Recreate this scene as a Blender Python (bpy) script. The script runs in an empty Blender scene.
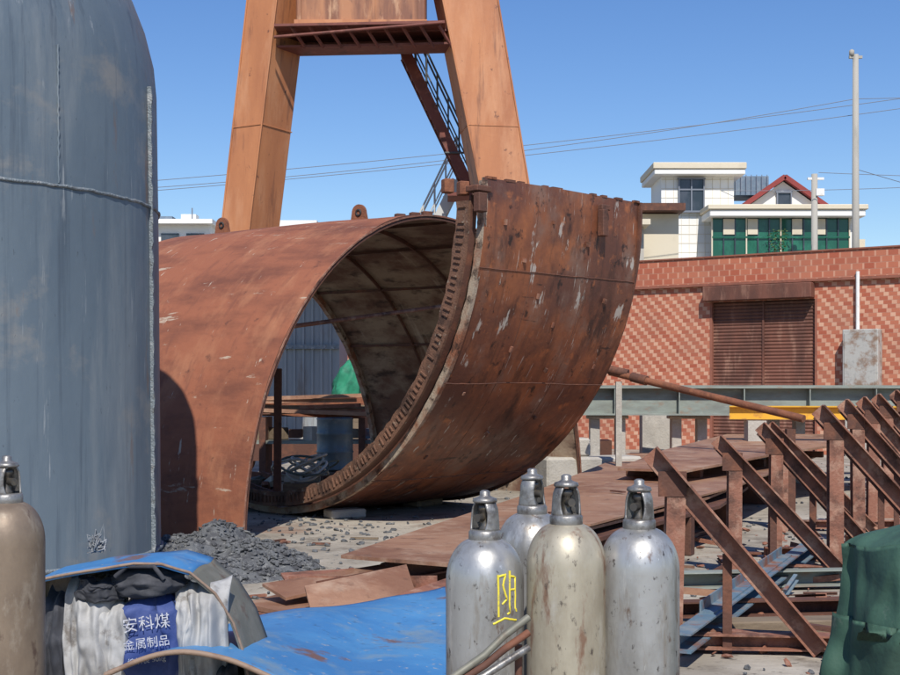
import bpy, bmesh, math, random
from mathutils import Vector, Matrix, noise
random.seed(7)
S=bpy.context.scene
COL=S.collection
rad=math.radians

# ---------------------------------------------------------------- helpers
def V(*a): return Vector(a)
def group(name):
    e=bpy.data.objects.new(name,None); COL.objects.link(e); e.empty_display_size=0.2; return e
def add(name,me,mat=None,parent=None,smooth=False):
    o=bpy.data.objects.new(name,me); COL.objects.link(o)
    if mat:
        for m in (mat if isinstance(mat,(list,tuple)) else [mat]): me.materials.append(m)
    if parent: o.parent=parent
    if smooth:
        for p in me.polygons: p.use_smooth=True
    return o
def mesh(name,vs,fs,mat=None,parent=None,smooth=False,uvs=None):
    me=bpy.data.meshes.new(name); me.from_pydata([tuple(v) for v in vs],[],fs)
    if uvs:
        l=me.uv_layers.new(name='UVMap')
        for p in me.polygons:
            for li,vi in zip(p.loop_indices,p.vertices): l.data[li].uv=uvs[vi]
    me.update()
    return add(name,me,mat,parent,smooth)
def bevel(o,w=.01,seg=1):
    m=o.modifiers.new('b','BEVEL'); m.width=w; m.segments=seg; m.limit_method='ANGLE'; return o
def solid(o,t,off=-1):
    m=o.modifiers.new('s','SOLIDIFY'); m.thickness=t; m.offset=off; return o
def box(name,parent,mat,c,s,rz=0,bv=0,rx=0,ry=0):
    hx,hy,hz=s[0]/2,s[1]/2,s[2]/2
    R=Matrix.Rotation(rz,3,'Z')@Matrix.Rotation(ry,3,'Y')@Matrix.Rotation(rx,3,'X')
    vs=[R@V(x*hx,y*hy,z*hz)+V(*c) for x in(-1,1) for y in(-1,1) for z in(-1,1)]
    fs=[(0,1,3,2),(4,6,7,5),(0,4,5,1),(2,3,7,6),(0,2,6,4),(1,5,7,3)]
    o=mesh(name,vs,fs,mat,parent)
    if bv: bevel(o,bv)
    return o
def prof(kind,w,h,t):
    a,b=w/2,h/2
    if kind=='box': return [(-a,-b),(a,-b),(a,b),(-a,b)]
    if kind=='L': return [(-a,-b),(a,-b),(a,-b+t),(-a+t,-b+t),(-a+t,b),(-a,b)]
    if kind=='C': return [(-a,-b),(a,-b),(a,-b+t),(-a+t,-b+t),(-a+t,b-t),(a,b-t),(a,b),(-a,b)]
    if kind=='H': return [(-a,-b),(a,-b),(a,-b+t),(t/2,-b+t),(t/2,b-t),(a,b-t),(a,b),(-a,b),(-a,b-t),(-t/2,b-t),(-t/2,-b+t),(-a,-b+t)]
def beam(name,parent,mat,p0,p1,w,h,kind='box',t=.012,up=(0,0,1),w1=None,h1=None,roll=0):
    p0,p1=V(*p0),V(*p1); d=(p1-p0).normalized(); u=V(*up)
    if abs(d.dot(u))>.98: u=V(0,1,0)
    x=d.cross(u).normalized(); y=x.cross(d).normalized()
    if roll:
        R=Matrix.Rotation(roll,3,d); x=R@x; y=R@y
    A=prof(kind,w,h,t); B=prof(kind,w1 or w,h1 or h,t); n=len(A)
    vs=[p0+x*a+y*b for a,b in A]+[p1+x*a+y*b for a,b in B]
    fs=[tuple(range(n)),tuple(range(2*n-1,n-1,-1))]
    for i in range(n):
        j=(i+1)%n; fs.append((i,i+n,j+n,j))
    o=mesh(name,vs,fs,mat,parent)
    bm=bmesh.new(); bm.from_mesh(o.data)
    bmesh.ops.recalc_face_normals(bm,faces=bm.faces); bm.to_mesh(o.data); bm.free()
    return o
def tube(name,parent,mat,pts,r,cyc=False,smooth=True):
    cu=bpy.data.curves.new(name,'CURVE'); cu.dimensions='3D'; cu.bevel_depth=r; cu.bevel_resolution=3; cu.use_fill_caps=True
    sp=cu.splines.new('POLY'); sp.points.add(len(pts)-1)
    for i,p in enumerate(pts): sp.points[i].co=(p[0],p[1],p[2],1)
    sp.use_cyclic_u=cyc; sp.use_smooth=smooth
    cu.materials.append(mat)
    o=bpy.data.objects.new(name,cu); COL.objects.link(o)
    if parent: o.parent=parent
    return o
def lathe(name,parent,mat,c,pr,n=40,smooth=True,cap=True):
    vs=[];fs=[]
    for r,z in pr:
        for i in range(n):
            a=2*math.pi*i/n; vs.append((c[0]+r*math.cos(a),c[1]+r*math.sin(a),c[2]+z))
    for k in range(len(pr)-1):
        for i in range(n):
            j=(i+1)%n; fs.append((k*n+i,k*n+j,(k+1)*n+j,(k+1)*n+i))
    if cap:
        fs.append(tuple(range(n-1,-1,-1))); fs.append(tuple(range((len(pr)-1)*n,len(pr)*n)))
    return mesh(name,vs,fs,mat,parent,smooth)
def sheet(name,parent,mat,fn,nu,nv,th=0,smooth=True):
    vs=[];uv=[];fs=[]
    for j in range(nv+1):
        for i in range(nu+1):
            u,v=i/nu,j/nv; vs.append(fn(u,v)); uv.append((u,v))
    for j in range(nv):
        for i in range(nu):
            a=j*(nu+1)+i; fs.append((a,a+1,a+nu+2,a+nu+1))
    o=mesh(name,vs,fs,mat,parent,smooth,uv)
    if th: solid(o,th)
    return o
def nz(p,s=1.0): return noise.noise(V(*p)*s)

# ---------------------------------------------------------------- materials
def lmat(name,base,layers=(),rough=.8,metal=0,bump=.2,bs=30,coord='Object',rvar=0.1,bd=.02):
    m=bpy.data.materials.new(name); m.use_nodes=True; N=m.node_tree.nodes; L=m.node_tree.links
    b=N['Principled BSDF']; b.inputs['Metallic'].default_value=metal
    tc=N.new('ShaderNodeTexCoord'); cur=None
    for k,(col,sc,lo,hi,amt) in enumerate(layers):
        mp=N.new('ShaderNodeMapping'); mp.inputs['Scale'].default_value=sc if isinstance(sc,(tuple,list)) else (sc,sc,sc)
        mp.inputs['Location'].default_value=(k*3.7,k*1.3,k*7.1)
        L.new(tc.outputs[coord],mp.inputs['Vector'])
        n=N.new('ShaderNodeTexNoise'); n.inputs['Scale'].default_value=1; n.inputs['Detail'].default_value=7; n.inputs['Roughness'].default_value=.65
        L.new(mp.outputs[0],n.inputs['Vector'])
        r=N.new('ShaderNodeMapRange'); r.inputs['From Min'].default_value=lo; r.inputs['From Max'].default_value=hi; r.inputs['To Max'].default_value=amt
        L.new(n.outputs['Fac'],r.inputs['Value'])
        mx=N.new('ShaderNodeMix'); mx.data_type='RGBA'
        if cur is None: mx.inputs[6].default_value=(*base,1)
        else: L.new(cur,mx.inputs[6])
        mx.inputs[7].default_value=(*col,1); L.new(r.outputs[0],mx.inputs[0]); cur=mx.outputs[2]
    if cur: L.new(cur,b.inputs['Base Color'])
    else: b.inputs['Base Color'].default_value=(*base,1)
    n=N.new('ShaderNodeTexNoise'); n.inputs['Scale'].default_value=bs; n.inputs['Detail'].default_value=6
    L.new(tc.outputs[coord],n.inputs['Vector'])
    r=N.new('ShaderNodeMapRange'); r.inputs['To Min'].default_value=max(rough-rvar,.05); r.inputs['To Max'].default_value=min(rough+rvar,1)
    L.new(n.outputs['Fac'],r.inputs['Value']); L.new(r.outputs[0],b.inputs['Roughness'])
    if bump:
        bp=N.new('ShaderNodeBump'); bp.inputs['Strength'].default_value=bump; bp.inputs['Distance'].default_value=bd
        L.new(n.outputs['Fac'],bp.inputs['Height']); L.new(bp.outputs[0],b.inputs['Normal'])
    return m
RD=(.10,.038,.023); RM=(.23,.085,.042); RL=(.36,.14,.06); DK=(.035,.018,.013); BEI=(.46,.40,.31)
rust=lmat('rust',RM,[(RD,2.5,.42,.62,.8),(RL,6,.55,.72,.7),(DK,9,.62,.75,.6)],.85,0,.4,40)
rust2=lmat('rust_plate',(.33,.18,.11),[((.17,.075,.043),(.7,.7,.7),.46,.61,.75),((.44,.31,.22),3,.52,.7,.7),((.08,.04,.025),8,.59,.73,.7),((.19,.08,.045),(1.5,5,1),.55,.69,.65),((.07,.035,.025),(2,2,2),.61,.69,.65)],.62,.1,.25,30)
rustd=lmat('rust_dark',(.10,.042,.027),[(RM,4,.5,.7,.7),(DK,7,.55,.7,.7)],.8,0,.3,40)
rusta=lmat('rust_angle',(.25,.105,.065),[(DK,3,.48,.64,.8),((.44,.27,.19),7,.50,.66,.75),((.13,.05,.03),14,.56,.7,.6)],.7,0,.3,45)
shellL=lmat('shell_rust',(.27,.092,.046),[((.14,.047,.027),(.6,1.6,1),.44,.62,.88),((.36,.155,.08),(2.4,1.1,1),.5,.70,.75),((.17,.058,.034),(9,2,1),.55,.69,.65),(BEI,(1.2,4.5,1),.635,.675,.7),((.55,.48,.38),(13,3,1),.66,.705,.8),((.08,.03,.02),(5,5,1),.63,.72,.7)],.8,0,.3,12,'UV')
shellR=lmat('shell_rust_streaked',(.185,.066,.036),[((.36,.125,.05),(1.0,.55,1),.46,.62,.75),((.11,.045,.032),(.8,.8,1),.46,.60,.85),((.23,.15,.115),(2.2,1.3,1),.53,.68,.6),((.045,.020,.016),(2.2,.9,1),.54,.66,.9),((.07,.03,.02),(11,.8,1),.55,.68,.5),((.022,.012,.011),(7,4,1),.59,.66,.88),((.50,.47,.42),(5,1.6,1),.625,.665,.8),((.55,.50,.44),(30,2.2,1),.635,.69,.6),((.44,.15,.055),(5,4,1),.59,.70,.7),((.03,.015,.012),(1.2,9,1),.655,.69,.8)],.50,.2,.3,14,'UV',.16,bd=.012)
shellI=lmat('shell_inner',(.31,.235,.165),[((.13,.06,.038),(.8,1.1,1),.42,.58,.92),(DK,(2,4,1),.53,.66,.88),((.42,.35,.27),(4,.6,1),.6,.7,.7)],.85,0,.4,14,'UV')
weld=lmat('flange_beige',(.38,.31,.235),[(RM,2.2,.42,.58,.95),(DK,6,.53,.64,.88)],.8,0,.5,50)
teethm=lmat('rim_teeth_rust',(.17,.085,.052),[(DK,3,.45,.6,.8),(BEI,9,.60,.70,.6)],.85,0,.5,50)
orange=lmat('crane_paint',(.48,.195,.08),[((.35,.13,.055),(.8,.8,.25),.4,.62,.85),((.56,.28,.145),(2,2,.5),.5,.7,.7),((.15,.06,.035),(3.5,3.5,.35),.56,.70,.88),((.11,.045,.03),(6,6,6),.64,.71,.88)],.6,0,.1,12)
orangew=lmat('crane_paint_weathered',(.40,.175,.08),[((.18,.07,.04),(2.2,2.2,.3),.42,.58,.92),((.56,.34,.2),(5,5,1.5),.56,.7,.7),((.1,.045,.03),(5,5,2),.6,.7,.85)],.6,0,.1,12)
maroon=lmat('crane_maroon',(.17,.05,.035),[(DK,3,.5,.7,.7),((.3,.12,.08),6,.55,.7,.6)],.7,0,.2,20)
tankm=lmat('tank_primer',(.125,.16,.19),[((.09,.122,.155),(.8,.8,.22),.4,.62,.88),((.20,.225,.24),(2.2,2.2,.28),.5,.68,.85),((.27,.25,.22),(1.1,1.1,1.3),.575,.70,.65),((.065,.085,.11),(9,9,.30),.55,.68,.75),((.18,.11,.075),(5,5,1.0),.63,.72,.8),((.31,.33,.34),(18,18,1.2),.63,.70,.7),((.05,.06,.07),(30,30,10),.66,.72,.7)],.5,.15,.15,9)
tankf=lmat('shed_grey',(.24,.265,.28),[((.33,.35,.35),(1,1,.4),.45,.7,.8),((.17,.14,.12),(2,2,.5),.57,.70,.7)],.7,0,.1,10)
weldg=lmat('weld_grey',(.17,.20,.22),[((.33,.34,.34),12,.5,.65,.8),((.09,.08,.07),9,.56,.68,.8)],.6,.2,.8,60)
sil=lmat('cylinder_silver',(.41,.41,.40),[((.23,.22,.20),(5,5,2),.45,.64,.8),((.62,.61,.58),(14,14,4),.56,.7,.7),((.28,.25,.21),(28,28,5),.55,.67,.75),((.15,.09,.06),(20,20,8),.59,.67,.88),((.06,.05,.045),(45,45,30),.61,.68,.88),((.7,.7,.68),(60,60,14),.66,.72,.7)],.38,.55,.15,25,bd=.008)
cream=lmat('cylinder_cream',(.41,.37,.285),[((.25,.21,.15),(5,5,2),.42,.62,.88),((.5,.48,.43),(11,11,4),.54,.7,.7),((.20,.11,.07),(16,16,5),.57,.67,.88),((.07,.055,.045),(40,40,20),.60,.69,.9)],.46,.3,.15,25,bd=.008)
brownc=lmat('cylinder_brown',(.25,.19,.135),[((.15,.11,.08),(5,5,3),.42,.64,.85),((.38,.33,.26),(14,14,6),.55,.7,.65),((.10,.06,.045),(20,20,9),.59,.69,.85)],.5,.3,.15,25,bd=.008)
capm=lmat('cap_metal',(.27,.265,.255),[((.10,.085,.075),18,.45,.63,.85),((.42,.41,.39),35,.56,.7,.7)],.45,.6,.3,80,bd=.005)
valvem=lmat('valve_dark',(.12,.11,.10),[((.25,.2,.13),30,.5,.7,.8)],.45,.7,.1,60,bd=.003)
blk=lmat('black_rubber',(.02,.02,.02),[],.6,0,.1,40)
blue=lmat('blue_painted_steel',(.05,.20,.44),[((.09,.29,.54),(1.6,1.6,1.6),.45,.66,.8),((.20,.29,.36),3,.54,.68,.8),((.18,.09,.055),(2.2,2.2,2.2),.575,.64,.92),((.04,.09,.17),14,.60,.72,.7),((.42,.40,.35),20,.62,.69,.8)],.5,.1,.12,20,bd=.006)
olive=lmat('weathered_steel',(.17,.165,.13),[((.28,.26,.21),6,.45,.7,.7),((.12,.07,.045),12,.56,.7,.8)],.6,.2,.2,30,bd=.006)
brown=lmat('plate_edge_brown',(.26,.18,.13),[((.13,.07,.05),12,.5,.7,.8)],.7,0,.2,30)
cloth=lmat('cloth_grey_white',(.38,.375,.365),[((.22,.215,.21),5,.45,.66,.8),((.12,.10,.085),9,.58,.69,.8)],.95,0,.3,60,bd=.002)
clothd=lmat('cloth_dark',(.035,.037,.045),[((.1,.1,.11),8,.5,.7,.6)],.95,0,.4,60,bd=.003)
navy=lmat('woven_navy',(.03,.055,.19),[((.07,.10,.26),10,.45,.7,.7),((.22,.22,.26),16,.60,.72,.6)],.7,0,.4,150,bd=.002)
whitep=lmat('white_paint',(.74,.73,.70),[((.5,.48,.44),8,.5,.7,.6)],.7,0,.1,20)
printw=lmat('sack_print_white',(.50,.50,.52),[((.12,.14,.25),60,.50,.60,.9)],.8,0,0,20)
yellow=lmat('yellow_paint',(.72,.60,.05),[((.3,.27,.12),60,.55,.65,.7)],.6,0,.1,20)
green=lmat('green_tarp',(.035,.088,.060),[((.055,.125,.088),3,.45,.65,.8),((.022,.052,.038),5,.5,.66,.85),((.17,.20,.17),12,.62,.74,.55)],.75,0,.4,60,bd=.004)
greenb=lmat('green_tarp_far',(.02,.22,.12),[((.01,.1,.06),4,.5,.65,.8)],.7,0,.2,10)
gry=lmat('beam_grey_green',(.25,.28,.245),[((.14,.14,.125),(1,4,4),.45,.65,.7),((.26,.15,.09),(3,6,6),.57,.71,.75),((.40,.41,.38),(2,9,9),.6,.72,.6)],.7,.1,.15,15)
yel=lmat('beam_yellow',(.66,.36,.03),[((.3,.13,.05),4,.52,.66,.8)],.6,0,.1,15)
bluech=lmat('channel_bluegrey',(.11,.18,.24),[((.25,.27,.27),5,.45,.65,.7),(RM,4,.50,.64,.9)],.6,.1,.15,20)
conc=lmat('concrete',(.42,.39,.34),[((.27,.25,.22),2,.45,.7,.7),((.54,.51,.45),6,.55,.7,.6)],.95,0,.5,30)
wood=lmat('timber',(.20,.15,.10),[((.10,.07,.05),(2,12,12),.45,.7,.8)],.9,0,.3,30)
gravel=lmat('slag_gravel',(.12,.125,.13),[((.05,.05,.055),8,.45,.6,.8),((.28,.28,.27),16,.54,.68,.8)],.95,0,.8,60)
hwhite=lmat('house_white',(.76,.75,.71),[((.6,.58,.53),(.5,.5,.15),.5,.75,.6)],.85,0,.1,10)
hcream=lmat('house_cream',(.62,.55,.42),[((.5,.43,.32),1,.5,.75,.6)],.85,0,.1,10)
def glass(name,c,r=.12):
    return lmat(name,c,[((c[0]*2.4,c[1]*2,c[2]*2),(.9,.9,.5),.46,.6,.8)],r,0,0,3,rvar=.03)
gdark=glass('window_glass',(.03,.04,.05)); ggreen=glass('green_glass',(.012,.09,.055))
redroof=lmat('red_roof_trim',(.24,.035,.03),[((.14,.03,.025),3,.5,.7,.7)],.7,0,.2,10)
trim=lmat('wall_trim',(.26,.095,.06),[((.12,.05,.035),3,.5,.7,.7)],.8,0,.2,10)
bluetile=lmat('roof_tile_blue',(.13,.18,.24),[((.22,.26,.3),(3,3,3),.45,.65,.7)],.7,0,.4,8)
leaf=lmat('leaves',(.05,.10,.03),[((.10,.16,.05),5,.45,.6,.8)],.7,0,.2,20)
wirem=lmat('wire',(.16,.18,.22),[],.6,0,0,10)
polem=lmat('concrete_pole',(.36,.34,.30),[((.23,.22,.19),(3,3,.6),.5,.7,.7)],.9,0,.2,20)
shutm=lmat('shutter_rust',(.17,.065,.042),[((.08,.035,.025),(1.2,1.2,.4),.43,.62,.85),((.30,.16,.11),(4,4,1),.54,.70,.75)],.7,.1,.2,20)
boxg=lmat('cabinet_grey',(.40,.39,.36),[((.22,.13,.08),2.5,.5,.62,.9),((.2,.2,.19),6,.55,.7,.6)],.7,0,.2,15)

def brickmat(name,w,h,off,frac,lc):
    m=bpy.data.materials.new(name); m.use_nodes=True; N=m.node_tree.nodes; L=m.node_tree.links; b=N['Principled BSDF']
    tc=N.new('ShaderNodeTexCoord'); sp=N.new('ShaderNodeSeparateXYZ'); L.new(tc.outputs['UV'],sp.inputs[0])
    def M(op,a,bb=None):
        n=N.new('ShaderNodeMath'); n.operation=op
        for i,x in enumerate((a,bb)):
            if x is None: continue
            if isinstance(x,(int,float)): n.inputs[i].default_value=x
            else: L.new(x,n.inputs[i])
        return n.outputs[0]
    zz=M('DIVIDE',sp.outputs[1],h); row=M('FLOOR',zz); fz=M('FRACT',zz)
    xx=M('ADD',M('DIVIDE',sp.outputs[0],w),M('MULTIPLY',row,off)); fx=M('FRACT',xx); colm=M('FLOOR',xx)
    mort=M('LESS_THAN',fz,.12)
    cmb=N.new('ShaderNodeCombineXYZ'); L.new(colm,cmb.inputs[0]); L.new(row,cmb.inputs[1])
    wn=N.new('ShaderNodeTexWhiteNoise'); wn.noise_dimensions='2D'; L.new(cmb.outputs[0],wn.inputs['Vector'])
    mask=M('MULTIPLY',M('GREATER_THAN',fx,frac),M('ADD',.6,M('MULTIPLY',wn.outputs['Value'],.3)))
    def mix(fac,a,bc):
        c=N.new('ShaderNodeMix'); c.data_type='RGBA'
        if isinstance(fac,float): c.inputs[0].default_value=fac
        else: L.new(fac,c.inputs[0])
        for k,x in ((6,a),(7,bc)):
            if isinstance(x,tuple): c.inputs[k].default_value=(*x,1)
            else: L.new(x,c.inputs[k])
        return c.outputs[2]
    c=mix(wn.outputs['Value'],(.36,.088,.045),(.46,.155,.085))
    c=mix(mask,c,lc); c=mix(M('MULTIPLY',mort,.7),c,(.38,.19,.125))
    n=N.new('ShaderNodeTexNoise'); n.inputs['Scale'].default_value=.8; n.inputs['Detail'].default_value=7; L.new(tc.outputs['UV'],n.inputs['Vector'])
    r=N.new('ShaderNodeMapRange'); r.inputs['From Min'].default_value=.45; r.inputs['From Max'].default_value=.75; r.inputs['To Max'].default_value=.4; L.new(n.outputs['Fac'],r.inputs['Value'])
    c=mix(r.outputs[0],c,(.25,.13,.09))
    L.new(c,b.inputs['Base Color']); b.inputs['Roughness'].default_value=.75
    bp=N.new('ShaderNodeBump'); bp.inputs['Strength'].default_value=.3; bp.inputs['Distance'].default_value=.01; L.new(M('SUBTRACT',1,mort),bp.inputs['Height']); L.new(bp.outputs[0],b.inputs['Normal'])
    return m
brick=brickmat('brick_wall_tile',.34,.105,.30,.62,(.62,.37,.25))
brickb=brickmat('brick_band_tile',.30,.16,.5,.84,(.56,.30,.20))

# ---------------------------------------------------------------- ground
gm=lmat('dusty_concrete',(.37,.33,.27),[((.22,.19,.15),.35,.41,.60,.88),((.48,.44,.37),1.3,.5,.7,.7),((.11,.085,.065),1.7,.54,.67,.82),((.25,.135,.085),.8,.57,.71,.75),((.07,.06,.05),12,.58,.68,.8)],.95,0,.5,12)
mesh('ground',[(-700,-300,0),(700,-300,0),(700,1500,0),(-700,1500,0)],[(0,1,2,3)],gm)
def rocks(name,mat,pts,smin,smax,parent=None,flat=.6):
    bm=bmesh.new()
    for p in pts:
        s=random.uniform(smin,smax)
        r=bmesh.ops.create_icosphere(bm,subdivisions=1,radius=s)
        R=Matrix.Rotation(random.uniform(0,6),3,'Z')@Matrix.Rotation(random.uniform(0,1),3,'X')
        sx,sy,sz=random.uniform(.6,1.6),random.uniform(.5,1),random.uniform(.3,flat+.2)
        for v in r['verts']:
            c=v.co*random.uniform(.75,1.2); c=V(c.x*sx,c.y*sy,c.z*sz); v.co=R@c+V(*p)
    me=bpy.data.meshes.new(name); bm.to_mesh(me); bm.free(); return add(name,me,mat,parent)
rocks('scattered_debris',gravel,[(random.uniform(-5,9),random.uniform(6.5,30),.01) for i in range(1400)],.010,.038)
rocks('rust_scrap',rusta,[(random.uniform(1.2,5.5),random.uniform(7,16),.02) for i in range(420)],.012,.05,flat=.3)
rocks('rubble',gravel,[(random.gauss(-1.5,.9),random.gauss(15.6,1.3),.01) for i in range(160)],.012,.045,flat=.4)
sc_=group('metal_offcut_scrap')
for i in range(60):
    x,y=random.uniform(1.1,5.4),random.uniform(7.2,15.5); a=random.uniform(0,6.3); l=random.uniform(.15,.8)
    beam('offcut',sc_,random.choice((rusta,rustd,rust2,bluech)),(x,y,.04),(x+l*math.cos(a),y+l*math.sin(a),.04+random.uniform(0,.12)),random.uniform(.03,.09),random.uniform(.02,.07),random.choice(('L','box','C')),.008)
for i in range(20):
    x,y=random.uniform(-2.6,.3),random.uniform(10.5,16); a=random.uniform(0,6.3); l=random.uniform(.1,.4)
    beam('offcut',sc_,random.choice((rusta,rustd,wood)),(x,y,.02),(x+l*math.cos(a),y+l*math.sin(a),.02),.04,.02,'box')

# ---------------------------------------------------------------- primer-grey tank (left)
T=group('steel_tank'); tc_=(-4.76,11.6,.24)
lathe('shell',T,tankm,tc_,[(2.135,0),(2.13,.02),(2.11,2.8),(2.09,4.15),(2.065,4.42),(1.99,4.72),(1.89,4.98),(1.68,5.14),(.9,5.22),(.05,5.24)],128)
def ringpts(R,z,n=160,amp=.004):
    return [(tc_[0]+(R+random.uniform(-amp,amp))*math.cos(2*math.pi*i/n),tc_[1]+R*math.sin(2*math.pi*i/n),tc_[2]+z+random.uniform(-amp,amp)) for i in range(n)]
tube('ring_weld',T,weldg,ringpts(2.108,3.08,200,.006),.014,True)
tube('foot_weld',T,weldg,ringpts(2.135,.03),.02,True)
a=rad(-63); pts=[]
for i in range(120):
    z=.02+i*3.05/119; R=2.133-.008*z
    pts.append((tc_[0]+R*math.cos(a)+random.uniform(-.006,.006),tc_[1]+R*math.sin(a),tc_[2]+z))
tube('vertical_weld',T,weldg,pts,.011)
a=rad(-38); pts=[]
for i in range(50):
    z=3.1+i*1.1/49; R=2.133-.009*z
    pts.append((tc_[0]+R*math.cos(a)+random.uniform(-.004,.004),tc_[1]+R*math.sin(a),tc_[2]+z))
tube('vertical_weld',T,tankm,pts,.009)
for k in range(8):
    a=k*math.pi/4+.3; box('skid_block',T,wood,(tc_[0]+1.6*math.cos(a),tc_[1]+1.6*math.sin(a),.12),(.3,.3,.235),rz=a)
a=rad(-3); vs=[];fs=[];N_=70
for i in range(N_):
    z=.02+i*4.12/(N_-1); R=2.13-.008*z
    for rr in (R-.02,R+.03+random.uniform(-.008,.008)):
        for da in (-.006,.006): vs.append((tc_[0]+rr*math.cos(a+da),tc_[1]+rr*math.sin(a+da),tc_[2]+z))
for i in range(N_-1):
    b0=i*4; b1=b0+4
    fs+=[(b0,b0+2,b1+2,b1),(b0+1,b1+1,b1+3,b0+3),(b0+2,b0+3,b1+3,b1+2)]
mesh('joint_flange',vs,fs,weldg,T)

# ---------------------------------------------------------------- curved shells
def shell(name,parent,C,b,L,n,R,a0,a1,th,mo,mi,nu=24,na=90,wob=.02):
    C=V(*C); b=V(*b).normalized(); n=V(*n).normalized(); z=V(0,0,1)
    def P(u,a,r): return C+b*u+(n*math.cos(a)+z*math.sin(a))*r
    for nm,off,mat in (('outer_plate',0,mo),('inner_plate',-th,mi)):
        vs=[];uv=[];fs=[]
        for j in range(na+1):
            a=rad(a0+(a1-a0)*j/na)
            for i in range(nu+1):
                u=L*i/nu; w=wob*nz((u*.8,a*3,1.7))
                vs.append(P(u,a,R+off+w)); uv.append((u,a*R))
        for j in range(na):
            for i in range(nu):
                q=j*(nu+1)+i; fs.append((q,q+1,q+nu+2,q+nu+1))
        mesh(nm,vs,fs,mat,parent,True,uv)
    vs=[];fs=[]
    def strip(pa,pb):
        k=len(vs)
        for p,q in zip(pa,pb): vs.extend((p,q))
        for i in range(len(pa)-1): fs.append((k+2*i,k+2*i+1,k+2*i+3,k+2*i+2))
    for u in (0,L):
        A=[rad(a0+(a1-a0)*j/na) for j in range(na+1)]
        strip([P(u,a,R+wob*nz((u*.8,a*3,1.7))) for a in A],[P(u,a,R-th+wob*nz((u*.8,a*3,1.7))) for a in A])
    for a in (rad(a0),rad(a1)):
        U=[L*i/nu for i in range(nu+1)]
        strip([P(u,a,R+wob*nz((u*.8,a*3,1.7))) for u in U],[P(u,a,R-th+wob*nz((u*.8,a*3,1.7))) for u in U])
    mesh('plate_edges',vs,fs,weld if mo is shellR else rustd,parent)
    return P
def arcbar(name,parent,mat,P,u0,u1,r0,r1,a0,a1,n=80,jit=0):
    vs=[];fs=[]
    for j in range(n+1):
        a=rad(a0+(a1-a0)*j/n); e=random.uniform(-jit,jit)
        vs+= [P(u0,a,r0),P(u1,a,r0),P(u1,a,r1+e),P(u0,a,r1+e)]
    for j in range(n):
        q=j*4
        for k in range(4): fs.append((q+k,q+(k+1)%4,q+4+(k+1)%4,q+4+k))
    fs+=[(0,1,2,3),(n*4+3,n*4+2,n*4+1,n*4)]
    return mesh(name,vs,fs,mat,parent)

A=group('curved_steel_arch')
PA=shell('arch',A,(-.07,17.8,-.02),(-.84,.542,0),4.12,(-.542,-.84,0),4.1,0,180,.035,shellL,shellI,wob=.035)
for u in (1.35,2.7):
    arcbar('inner_rib',A,rustd,PA,u,u+.025,4.07,4.015,2,178)
for a in (62,92,108,124,142):
    ar=rad(a); beam('inner_stringer',A,rustd,PA(.06,ar,4.035),PA(4.05,ar,4.035),.03,.04,'L',.01)
arcbar('rim_flange',A,rustd,PA,.0,.025,4.068,4.03,1,179)
arcbar('rim_edge_bright',A,rusta,PA,-.012,-.001,4.095,4.075,1,179,jit=.004)
arcbar('far_rim_flange',A,weld,PA,4.03,4.11,4.06,3.96,60,179,jit=.008)
def lug(parent,P,u,a,mat,s=1):
    base=P(u,rad(a),4.08); up=(P(u,rad(a),5)-P(u,rad(a),4)).normalized(); t=(P(u+1,0,1)-P(u,0,1)).normalized()
    w=.12*s; vs=[]
    out=[(-w*1.25,0),(w*1.25,0)]+[(w*math.cos(rad(x)),.15*s+w*math.sin(rad(x))) for x in range(0,181,15)]
    th=up.cross(t).normalized()*.02; m=len(out)
    for sgn in(-1,1):
        for x,y in out: vs.append(base+t*x+up*y+th*sgn)
    fs=[tuple(range(m)),tuple(range(2*m-1,m-1,-1))]+[(i,(i+1)%m,(i+1)%m+m,i+m) for i in range(m)]
    mesh('lifting_lug',vs,fs,mat,parent)
    c=base+up*.15*s
    for sg in (-1,1):
        tube('lug_eye',parent,blk,[c+t*(.04*s*math.cos(rad(x)))+up*(.04*s*math.sin(rad(x)))+th*1.02*sg for x in range(0,360,20)],.016*s,True)
lug(A,PA,1.35,88,rust); lug(A,PA,3.95,88,rust)
for x in (.25,.45,.7):
    c=PA(x,rad(89),4.1); box('crest_cleat',A,rustd,(c.x,c.y,c.z+.03),(.14,.1,.09),rz=.5,bv=.01)
tube('spreader_pipe',A,rusta,[(-2.25,16.9,2.5),(-.05,19.3,2.95)],.03)
beam('timber_prop',A,rustd,(-2.42,18.2,0),(-2.42,18.3,2.0),.10,.10)

B=group('curved_steel_segment')
bax=V(.714,.70,0).normalized(); ban=math.atan2(bax.y,bax.x)
PB=shell('seg',B,(-2.4,17.86,4.02),tuple(bax),2.95,(.70,-.714,0),4.0,-106,2,.04,shellR,shellI,nu=40,na=120,wob=.05)
arcbar('rim_ring_outer',B,weld,PB,-.02,.04,4.012,3.92,-106,1.5,jit=.010)
arcbar('rim_ring_inner',B,rustd,PB,.16,.20,3.93,3.74,-106,0,jit=.01)
arcbar('rim_ring_strip',B,rustd,PB,-.12,-.02,3.90,3.86,-104,-1,jit=.012)
arcbar('rim_ring_back',B,teethm,PB,-.16,-.12,3.90,3.70,-104,-2,jit=.012)
bm=bmesh.new()
for i in range(84):
    if random.random()<.10: continue
    a=rad(-102+i*1.19+random.uniform(-.2,.2))
    p=PB(-.168,a,3.80); q=bmesh.ops.create_cube(bm,size=1)
    rr=(PB(0,a,4)-PB(0,a,3)).normalized(); tt=rr.cross(bax)
    hh=random.uniform(.07,.13)
    for v in q['verts']:
        c=v.co.copy(); v.co=p+rr*(c.x*hh)+bax*(c.y*.02)+tt*(c.z*.018)
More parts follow.
